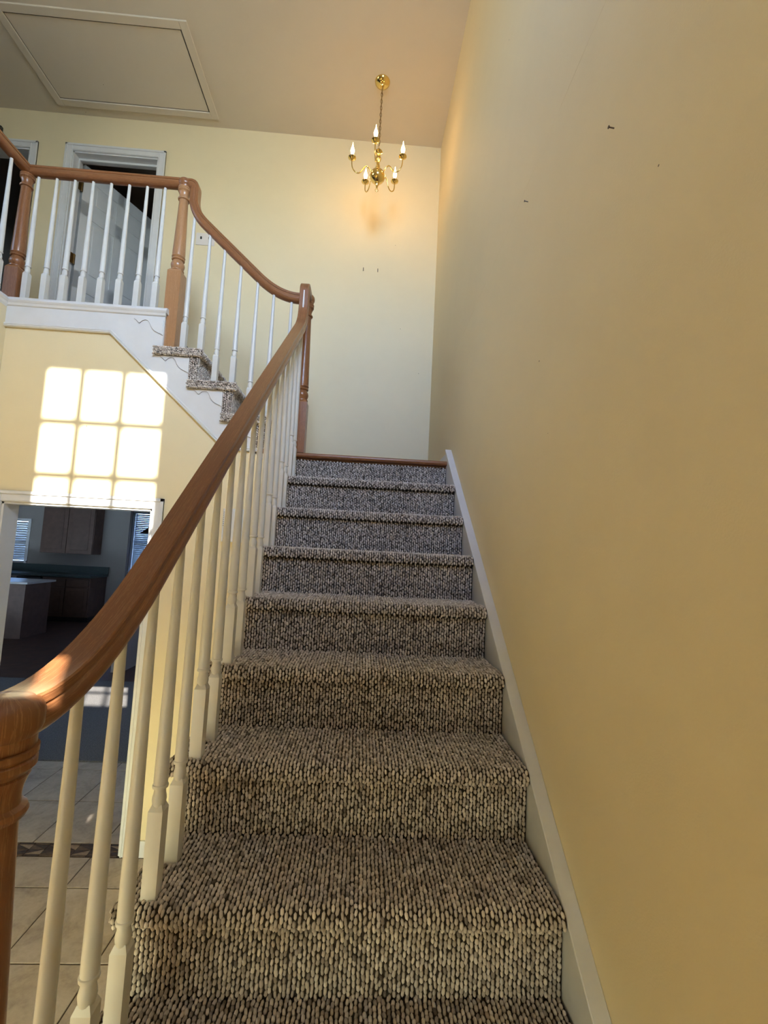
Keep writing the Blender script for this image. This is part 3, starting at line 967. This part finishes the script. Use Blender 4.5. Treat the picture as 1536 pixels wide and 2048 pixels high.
for k in range(1, 5):
    z = k * RISE
    if k < 4:
        t = link('tread', UT, uf, (xr(k), 0, z)); pile(UTP[k % 2], t, (xr(k), 0, z))
    r = link('riser', UR if k < 4 else UR4, uf, (xr(k), 0.0, z - TH)); pile(URP[k % 2] if k < 4 else URP4, r, (xr(k), 0.0 if k < 4 else 0.045, z - TH))
# stringer with fascia, mouldings, brackets
ZB = 0.640
out = [(XL, ZB), (-1.12, ZB), (-0.40, -0.016), (-0.195, -0.016)]
for k in range(1, 4):
    out += [(xr(k) - 0.008, k * RISE - TH), (xr(k + 1) - 0.008, k * RISE - TH)]
out += [(xr(4) - 0.008, 0.767), (XL, 0.767)]
sg = build('stringer', MB().prism(out, 'y', 0.0, 0.03), M_WHITE, uf)
mp = [(-0.006, -0.011), (0.006, -0.011), (0.010, -0.004), (0.006, 0.001), (0.010, 0.006), (0.004, 0.011), (-0.006, 0.011)]
mp = [(-a, b) for a, b in mp]
build('moulding', MB().sweep([(XL, 0.0, ZB + 0.008), (-1.123, 0.0, ZB + 0.008), (-0.405, 0.0, -0.008), (-0.195, 0.0, -0.008)], mp, (0, 1, 0)), M_WHITE, sg)
# scroll brackets
def bracket_pts():
    c = [(-0.172, -0.006), (-0.158, -0.014), (-0.146, -0.026), (-0.138, -0.031), (-0.132, -0.024), (-0.122, -0.014), (-0.108, -0.009),
         (-0.094, -0.011), (-0.084, -0.020), (-0.076, -0.034), (-0.070, -0.048), (-0.060, -0.062), (-0.046, -0.074), (-0.028, -0.083),
         (-0.012, -0.089), (0.0, -0.097)]
    return [(0.0, 0.0), (-0.172, 0.0)] + c
BK = MB().prism(bracket_pts(), 'y', -0.006, 0.0).mesh('scroll_bracket', M_WHITE)
BKL = MB()
for a, b in zip(bracket_pts()[2:-1], bracket_pts()[3:]):
    BKL.tube([(a[0], -0.004, a[1]), (b[0], -0.004, b[1])], 0.0016, 5)
BKL = BKL.mesh('scroll_edge', M_GREYLINE)
for k in range(1, 5):
    loc = (xr(k) - (0.052 if k < 4 else 0.012), 0.0, k * RISE - (TH + 0.004 if k < 4 else 0.016))
    b = link('scroll_bracket', BK, sg, loc)
    link('scroll_edge', BKL, b, loc)
# rake skirt on the back wall side of the upper flight
rk = [(-0.16, 0.0), (-0.16, 0.11), (-0.80, 0.688 + 0.09), (-0.86, 0.78), (-0.86, 0.6)]
build('skirt_board', MB().prism(rk, 'y', YB - 0.012, YB), M_OAK, uf)

# balcony edge: white nosing cap and bed mould, turning the corner
be = thing('trim_1', (-1.3, 0.0, UP), 'white balcony edge nosing and bed mould under the level balusters', 'trim', kind='structure')
cap = [(-0.022, 0.0), (-0.014, 0.018), (-0.004, 0.024), (0.11, 0.024), (0.11, -0.012), (-0.014, -0.012)]
mb = MB()
mb.prism([(p[0] + 0.0, 0.792 + p[1]) for p in cap], 'x', XL - 0.09, -0.806)
build('edge_cap', mb, M_WHITE, be, bev=0.002)
mb = MB().prism([(XL + 0.022 - (p[0] + 0.022), 0.792 + p[1]) for p in cap], 'y', YE, -0.02)
build('edge_cap', mb, M_WHITE, be, bev=0.002)
build('bed_mould', MB().prism([(-0.013, 0.781), (-0.008, 0.766), (0.0, 0.762), (0.0, 0.781)], 'x', XL, -0.812), M_WHITE, be)
build('bed_mould', MB().prism([(XL + 0.013, 0.781), (XL + 0.008, 0.766), (XL, 0.755), (XL, 0.781)], 'y', YE, -0.005), M_WHITE, be)

# ------------------------------------------------------------------ balusters, newels, handrails
def baluster_mesh(h, name='baluster'):
    s = 0.0158; hb = 0.178
    mb = MB().box(-s, s, -s, s, -0.004, hb)
    w = 0.0105
    vs = [(-s, -s, hb), (s, -s, hb), (s, s, hb), (-s, s, hb), (-w, -w, hb + 0.013), (w, -w, hb + 0.013), (w, w, hb + 0.013), (-w, w, hb + 0.013)]
    mb.idx(vs, [(0, 1, 5, 4), (1, 2, 6, 5), (2, 3, 7, 6), (3, 0, 4, 7), (4, 5, 6, 7)])
    z = hb + 0.008
    pr_ = [(0.0125, z), (0.0140, z + 0.006), (0.0150, z + 0.013), (0.0143, z + 0.020), (0.0125, z + 0.027), (0.0118, z + 0.034), (0.0122, z + 0.036),
           (0.0162, z + 0.038), (0.0166, z + 0.041), (0.0162, z + 0.044), (0.0145, z + 0.0455), (0.0148, z + 0.055)]
    top = h
    z1 = z + 0.055
    for k in range(1, 7):
        u = k / 6
        pr_.append((0.0148 - (0.0148 - 0.0082) * (u ** 1.15), z1 + (top - z1) * u))
    mb.lathe(pr_, 0, 0, 16)
    return mb.mesh(name, M_BAL, 32)

def newel_mesh(hblock, h, mat, s=0.041):
    """square block, ball and rings, long taper, neck, flared top under the rail"""
    mb = MB().box(-s, s, -s, s, 0, hblock)
    w = 0.030
    zz = hblock
    vs = [(-s, -s, zz), (s, -s, zz), (s, s, zz), (-s, s, zz), (-w, -w, zz + 0.016), (w, -w, zz + 0.016), (w, w, zz + 0.016), (-w, w, zz + 0.016)]
    mb.idx(vs, [(0, 1, 5, 4), (1, 2, 6, 5), (2, 3, 7, 6), (3, 0, 4, 7), (4, 5, 6, 7)])
    z = hblock + 0.010
    p = [(0.034, z), (0.038, z + 0.004), (0.038, z + 0.010), (0.031, z + 0.014), (0.034, z + 0.020), (0.0385, z + 0.032), (0.040, z + 0.042),
         (0.0375, z + 0.054), (0.031, z + 0.064), (0.029, z + 0.070), (0.036, z + 0.073), (0.038, z + 0.078), (0.036, z + 0.083), (0.031, z + 0.085),
         (0.034, z + 0.088), (0.0385, z + 0.093), (0.0385, z + 0.097), (0.036, z + 0.100), (0.037, z + 0.112)]
    z0 = z + 0.112; zt = h - 0.085
    for k in range(1, 9):
        u = k / 8
        p.append((0.037 - 0.011 * u, z0 + (zt - z0) * u))
    p += [(0.026, zt + 0.004), (0.033, zt + 0.007), (0.035, zt + 0.012), (0.033, zt + 0.017), (0.0265, zt + 0.020), (0.0262, zt + 0.030),
          (0.0275, zt + 0.040), (0.031, zt + 0.050), (0.033, zt + 0.054), (0.031, zt + 0.056), (0.035, zt + 0.060), (0.0385, zt + 0.064),
          (0.0385, zt + 0.072), (0.036, zt + 0.074), (0.039, zt + 0.078), (0.039, h)]
    mb.lathe(p, 0, 0, 28)
    return mb.mesh('newel_post', mat, 30)

half = [(0.0, 0.0280), (0.011, 0.0274), (0.020, 0.0242), (0.0262, 0.0175), (0.0288, 0.008), (0.0288, 0.0), (0.0268, -0.0065), (0.0232, -0.0098),
        (0.0232, -0.0125), (0.0262, -0.0140), (0.0262, -0.0250), (0.0240, -0.0280)]
RAILP = half + [(-a, b) for a, b in half[::-1] if a > 0]
CAPP = [(0.0, -0.029), (0.034, -0.029), (0.036, -0.026), (0.036, -0.014), (0.0385, -0.011), (0.0412, -0.004), (0.0415, 0.006), (0.040, 0.017), (0.034, 0.026),
        (0.022, 0.031), (0.008, 0.0325), (0.0, 0.0326)]

def arc2(p0, c, p1, n=10):
    return [((1 - t) ** 2 * p0[0] + 2 * t * (1 - t) * c[0] + t * t * p1[0], (1 - t) ** 2 * p0[1] + 2 * t * (1 - t) * c[1] + t * t * p1[1]) for t in [k / n for k in range(n + 1)]]

# --- lower flight balustrade
RC = 0.808
def zr1(y): return sl * y + RC
lb1 = thing('balustrade', (XB, -1.2, -1.6), 'balustrade of the lower flight with a long oak handrail sweeping down to a turned newel', 'balustrade')
YN1, ZN1 = -2.070, -0.787
yc = (ZN1 - RC) / sl
tE = 0.19
p = [(YN1, ZN1), (YN1 + 0.01, ZN1)] + arc2((yc - tE * 0.68, ZN1), (yc, ZN1), (yc + tE, zr1(yc + tE)), 14)
yv = -0.082
zl = 0.968
p += [(-1.4, zr1(-1.4)), (-0.9, zr1(-0.9)), (-0.5, zr1(-0.5))]
p += arc2((yv - 0.10, zr1(yv - 0.10)), (yv, zr1(yv)), (yv, zr1(yv) + 0.11), 10)
p += arc2((yv, zl - 0.030), (yv, zl), (yv + 0.030, zl), 5) + [(Y2, zl)]
build('handrail', MB().sweep([(XB, a, b) for a, b in p][::1], RAILP, (-1, 0, 0)), M_OAK, lb1, smooth=35)
build('rail_cap', MB().lathe(CAPP, XB, YN1, 28, ZN1), M_OAK, lb1, smooth=35)
link('newel_post', newel_mesh(0.62, ZN1 - 0.029 - (-10 * RISE), M_OAK), lb1, (XB, YN1, -10 * RISE))
ha, hb_ = 0.012, 0.125
BA = baluster_mesh(zr1(-2 * RUN + ha) - 0.036 + 2 * RISE)
BB = baluster_mesh(zr1(-2 * RUN + hb_) - 0.036 + 2 * RISE)
def ease_z(y):
    pts_ = [q for q in p[:20]]
    for a, b in zip(pts_[:-1], pts_[1:]):
        if a[0] <= y <= b[0]: return a[1] + (b[1] - a[1]) * (y - a[0]) / max(1e-9, b[0] - a[0])
    return zr1(y)
for j in range(1, 10):
    for off, me in ((ha, BA), (hb_, BB)):
        y = -j * RUN + off
        if j == 9 and off == ha: continue
        if j == 1 and off == hb_: me = baluster_mesh(1.12)
        if y < -1.72: me = baluster_mesh(ease_z(y) - 0.036 + j * RISE)
        link('baluster', me, lb1, (XB, y, -j * RISE + 0.003))

# --- upper flight balustrade
lb2 = thing('balustrade', (-0.35, Y2, 0.0), 'short sloping balustrade from the landing newel up to the balcony, white balusters under oak rail', 'balustrade')
sl2 = RISE / RUN2
XN2 = -0.798
ZL2 = 1.657
def zr2(x): return 1.345 - sl2 * (x + 0.5875)
xe = -0.5875 + (1.345 - zl) / sl2
xg = -0.733
q = [(XN2 + 0.01, ZL2)] + arc2((xg - 0.03, ZL2), (xg, ZL2), (xg, ZL2 - 0.03), 5)
q += arc2((xg, zr2(xg) + 0.095), (xg, zr2(xg)), (xg + 0.085, zr2(xg + 0.085)), 10)
q += [(-0.45, zr2(-0.45))] + arc2((xe - 0.13, zr2(xe - 0.13)), (xe, zl), (xe + 0.13, zl), 12) + [(XB, zl)]
build('handrail', MB().sweep([(a, Y2, b) for a, b in q], RAILP, (0, 1, 0)), M_OAK, lb2, smooth=35)
build('rail_cap', MB().lathe(CAPP, XB, Y2 + 0.004, 28, zl), M_OAK, lb2, smooth=35)
link('newel_post', newel_mesh(0.31, zl - 0.029, M_OAK, 0.039), lb2, (XB, Y2 + 0.012, 0.0))
def q_z(x):
    for a, b in zip(q[:-1], q[1:]):
        if a[0] <= x <= b[0] and b[0] > a[0]: return a[1] + (b[1] - a[1]) * (x - a[0]) / (b[0] - a[0])
    return zr2(x)
for x, k in ((-0.722, 3), (-0.617, 3), (-0.519, 2), (-0.412, 2), (-0.303, 1), (-0.200, 1), (-0.089, 0)):
    link('baluster', baluster_mesh(q_z(x) - 0.034 - k * RISE), lb2, (x, Y2, k * RISE + 0.003))

# --- balcony balustrade
lb3 = thing('balustrade', (-1.3, Y2, UP), 'level balcony balustrade of the upstairs hall turning a corner at an oak newel', 'balustrade')
XN3 = -1.748
build('handrail', MB().sweep([(XN3, Y2, ZL2), (-1.3, Y2, ZL2), (XN2, Y2, ZL2)], RAILP, (0, 1, 0)), M_OAK, lb3, smooth=35)
build('handrail', MB().sweep([(XN3, Y2 + 0.02, ZL2), (XN3, -1.0, ZL2), (XN3, YE, ZL2)], RAILP, (1, 0, 0)), M_OAK, lb3, smooth=35)
build('rail_cap', MB().lathe(CAPP, XN2, Y2, 28, ZL2), M_OAK, lb3, smooth=35)
link('newel_post', newel_mesh(0.50, ZL2 - 0.029 - 3 * RISE, M_OAKL), lb3, (XN2, Y2, 3 * RISE))
link('newel_post', newel_mesh(0.20, ZL2 - 0.029 - 0.816, M_OAK, 0.038), lb3, (XN3, Y2, 0.816))
BL = baluster_mesh(ZL2 - 0.034 - 0.816)
for k in range(8):
    link('baluster', BL, lb3, (-1.681 + (1.681 - 0.917) * k / 7, Y2, 0.816))
for k in range(1, 30):
    y = Y2 - 0.02 - 0.109 * k
    if y > YE + 0.05: link('baluster', BL, lb3, (XN3, y, 0.816))

# ------------------------------------------------------------------ chandelier
CX, CY = 0.393, 0.60
cd = thing('chandelier', (CX, CY, ZC), 'five arm polished brass chandelier with lit flame bulbs hanging on a chain', 'chandelier')
build('canopy', MB().lathe([(0.0, -0.040), (0.012, -0.040), (0.016, -0.034), (0.030, -0.030), (0.048, -0.020), (0.058, -0.008), (0.060, 0.0)], CX, CY, 28, ZC), M_BRASS, cd, smooth=40)
# chain links
def link_mesh(rot):
    mb = MB(); pts_ = []
    for k in range(13):
        a = 2 * math.pi * k / 12
        u, w = 0.0075 * math.cos(a), 0.0135 * math.sin(a) + (0.004 if math.sin(a) > 0 else -0.004)
        pts_.append((u * math.cos(rot), u * math.sin(rot), w))
    return mb.tube(pts_, 0.0017, 5).mesh('chain_link', M_BRASSD, 60)
LKM = [link_mesh(0.3), link_mesh(0.3 + math.pi / 2)]
z = ZC - 0.052; k = 0
while z > 2.545:
    link('chain_link', LKM[k % 2], cd, (CX, CY, z)); z -= 0.0285; k += 1
build('cord', MB().tube([(CX + 0.002, CY, ZC - 0.04), (CX - 0.002, CY + 0.002, 2.8), (CX, CY, 2.54)], 0.0022, 6), M_BRASSD, cd)
body = [(0.0, 2.545), (0.006, 2.545), (0.007, 2.535), (0.014, 2.528), (0.026, 2.520), (0.030, 2.512), (0.022, 2.504), (0.012, 2.498), (0.009, 2.49), (0.016, 2.478),
        (0.021, 2.462), (0.020, 2.446), (0.012, 2.430), (0.009, 2.415), (0.014, 2.402), (0.017, 2.39), (0.012, 2.375), (0.016, 2.362), (0.030, 2.356),
        (0.046, 2.345), (0.056, 2.328), (0.060, 2.310), (0.056, 2.292), (0.044, 2.275), (0.028, 2.264), (0.016, 2.258), (0.017, 2.248), (0.012, 2.236),
        (0.006, 2.226), (0.008, 2.219), (0.006, 2.210), (0.0, 2.208)]
build('column', MB().lathe(body[::-1], CX, CY, 28, 0, cap=False), M_BRASS, cd, smooth=50)
build('finial_ring', MB().tube([(CX + 0.012 * math.cos(a), CY, 2.197 + 0.012 * math.sin(a)) for a in [2 * math.pi * k / 14 for k in range(15)]], 0.0022, 6), M_BRASS, cd, smooth=60)
for k in range(5):
    a = math.radians(-90 + -7.4 + 72 * k)
    dx, dy = math.cos(a), math.sin(a)
    ctrl = [(0.050, 2.335), (0.068, 2.362), (0.090, 2.372), (0.110, 2.352), (0.128, 2.318), (0.150, 2.300), (0.175, 2.305), (0.196, 2.330), (0.203, 2.365), (0.203, 2.400)]
    path = []
    for i in range(len(ctrl) - 1):      # Catmull-Rom
        p0, p1, p2, p3 = [ctrl[min(max(i + o, 0), len(ctrl) - 1)] for o in (-1, 0, 1, 2)]
        for s in range(4):
            t = s / 4
            v = [0.5 * (2 * p1[c] + (p2[c] - p0[c]) * t + (2 * p0[c] - 5 * p1[c] + 4 * p2[c] - p3[c]) * t * t + (-p0[c] + 3 * p1[c] - 3 * p2[c] + p3[c]) * t ** 3) for c in (0, 1)]
            path.append((CX + dx * v[0], CY + dy * v[0], v[1]))
    path.append((CX + dx * ctrl[-1][0], CY + dy * ctrl[-1][0], ctrl[-1][1]))
    arm = build('arm', MB().tube(path, 0.0042, 8), M_BRASS, cd, smooth=60)
    ex, ey = CX + dx * 0.203, CY + dy * 0.203
    build('bobeche', MB().lathe([(0.004, 2.392), (0.012, 2.396), (0.016, 2.402), (0.030, 2.410), (0.0305, 2.413), (0.014, 2.410), (0.0125, 2.432), (0.0, 2.432)], ex, ey, 18), M_BRASS, arm, smooth=40)
    build('bulb', MB().lathe([(0.0, 2.430), (0.007, 2.431), (0.0085, 2.440), (0.0135, 2.458), (0.0148, 2.470), (0.0120, 2.485), (0.0065, 2.501), (0.0028, 2.520), (0.0, 2.540)], ex, ey, 14, cap=False), M_BULB, arm, smooth=60)

# ------------------------------------------------------------------ kitchen furniture
YK = 6.695
cu = thing('base_cabinet', (-5.4, YK, FLOOR), 'dark wood base cabinet with drawers under the dark kitchen counter', 'cabinet')
build('carcass', MB().box(-5.86, -4.93, YK + 0.02, KY - 0.025, FLOOR + 0.1, -1.41), M_CAB, cu)
build('toe_kick', MB().box(-5.86, -4.95, YK + 0.08, KY - 0.025, FLOOR, FLOOR + 0.1), M_BLACK, cu)
for a, b in ((-5.84, -5.40), (-5.38, -4.95)):
    d = build('door', MB().box(a, b, YK, YK + 0.02, FLOOR + 0.12, -1.60), M_CAB, cu, bev=0.004)
    build('panel', MB().box(a + 0.07, b - 0.07, YK - 0.006, YK, FLOOR + 0.19, -1.67), M_CAB, d, bev=0.004)
    build('drawer', MB().box(a, b, YK, YK + 0.02, -1.58, -1.43), M_CAB, cu, bev=0.004)
bfront = thing('black_front', (-6.1, YK, FLOOR), 'black front beside the dark wood base cabinet', 'black_front')  # plain black block next to the base cabinet
build('door', MB().box(-6.34, -5.88, YK, KY, FLOOR + 0.12, -1.55), M_BLACK, bfront, bev=0.006)
build('upper_front', MB().box(-6.34, -5.88, YK - 0.01, YK + 0.3, -1.54, -1.42), M_BLACK, bfront, bev=0.006)
ct = thing('kitchen_counter', (-6.0, YK, -1.4), 'dark green black counter with backsplash along the kitchen wall', 'countertop')
build('worktop', MB().box(-8.0, -4.90, YK - 0.03, KY - 0.025, -1.40, -1.355), M_COUNTER, ct, bev=0.006)
build('backsplash', MB().box(-8.0, -4.90, KY - 0.045, KY - 0.025, -1.355, -1.20), M_COUNTER, ct)
cw = thing('wall_cabinet', (-5.65, YK + 0.3, -0.95), 'dark wood wall cabinet pair hanging over the kitchen counter', 'cabinet')
build('carcass', MB().box(-6.17, -5.12, YK + 0.31, KY, -0.945, 0.10), M_CAB, cw)
for a, b in ((-6.16, -5.655), (-5.645, -5.13)):
    d = build('door', MB().box(a, b, YK + 0.29, YK + 0.31, -0.94, 0.09), M_CAB, cw, bev=0.004)
    build('panel', MB().box(a + 0.08, b - 0.08, YK + 0.282, YK + 0.29, -0.86, 0.01), M_CAB, d, bev=0.005)
isl = thing('kitchen_island', (-5.6, 5.3, FLOOR), 'brown kitchen peninsula with a pale counter edge by the doorway jamb', 'kitchen island')
build('cabinet_body', MB().box(-6.6, -5.02, 5.09, 5.7, FLOOR, -1.40), M_CAB, isl)
build('worktop', MB().box(-6.65, -4.97, 5.05, 5.75, -1.40, -1.365), M_COUNTL, isl, bev=0.006)
pn = thing('pendant_lamp', (-4.62, 8.3, 0.46), 'small bronze cone pendant lamp in front of the nook blinds', 'lamp')
build('cord', MB().tube([(-4.62, 8.3, 0.46), (-4.62, 8.3, -0.30)], 0.006, 6), M_BLACK, pn)
build('shade', MB().lathe([(0.0, -0.28), (0.02, -0.285), (0.03, -0.31), (0.17, -0.42), (0.175, -0.43), (0.16, -0.425), (0.02, -0.32), (0.0, -0.32)], -4.62, 8.3, 20, 0, cap=False), M_SHADE, pn, smooth=40)
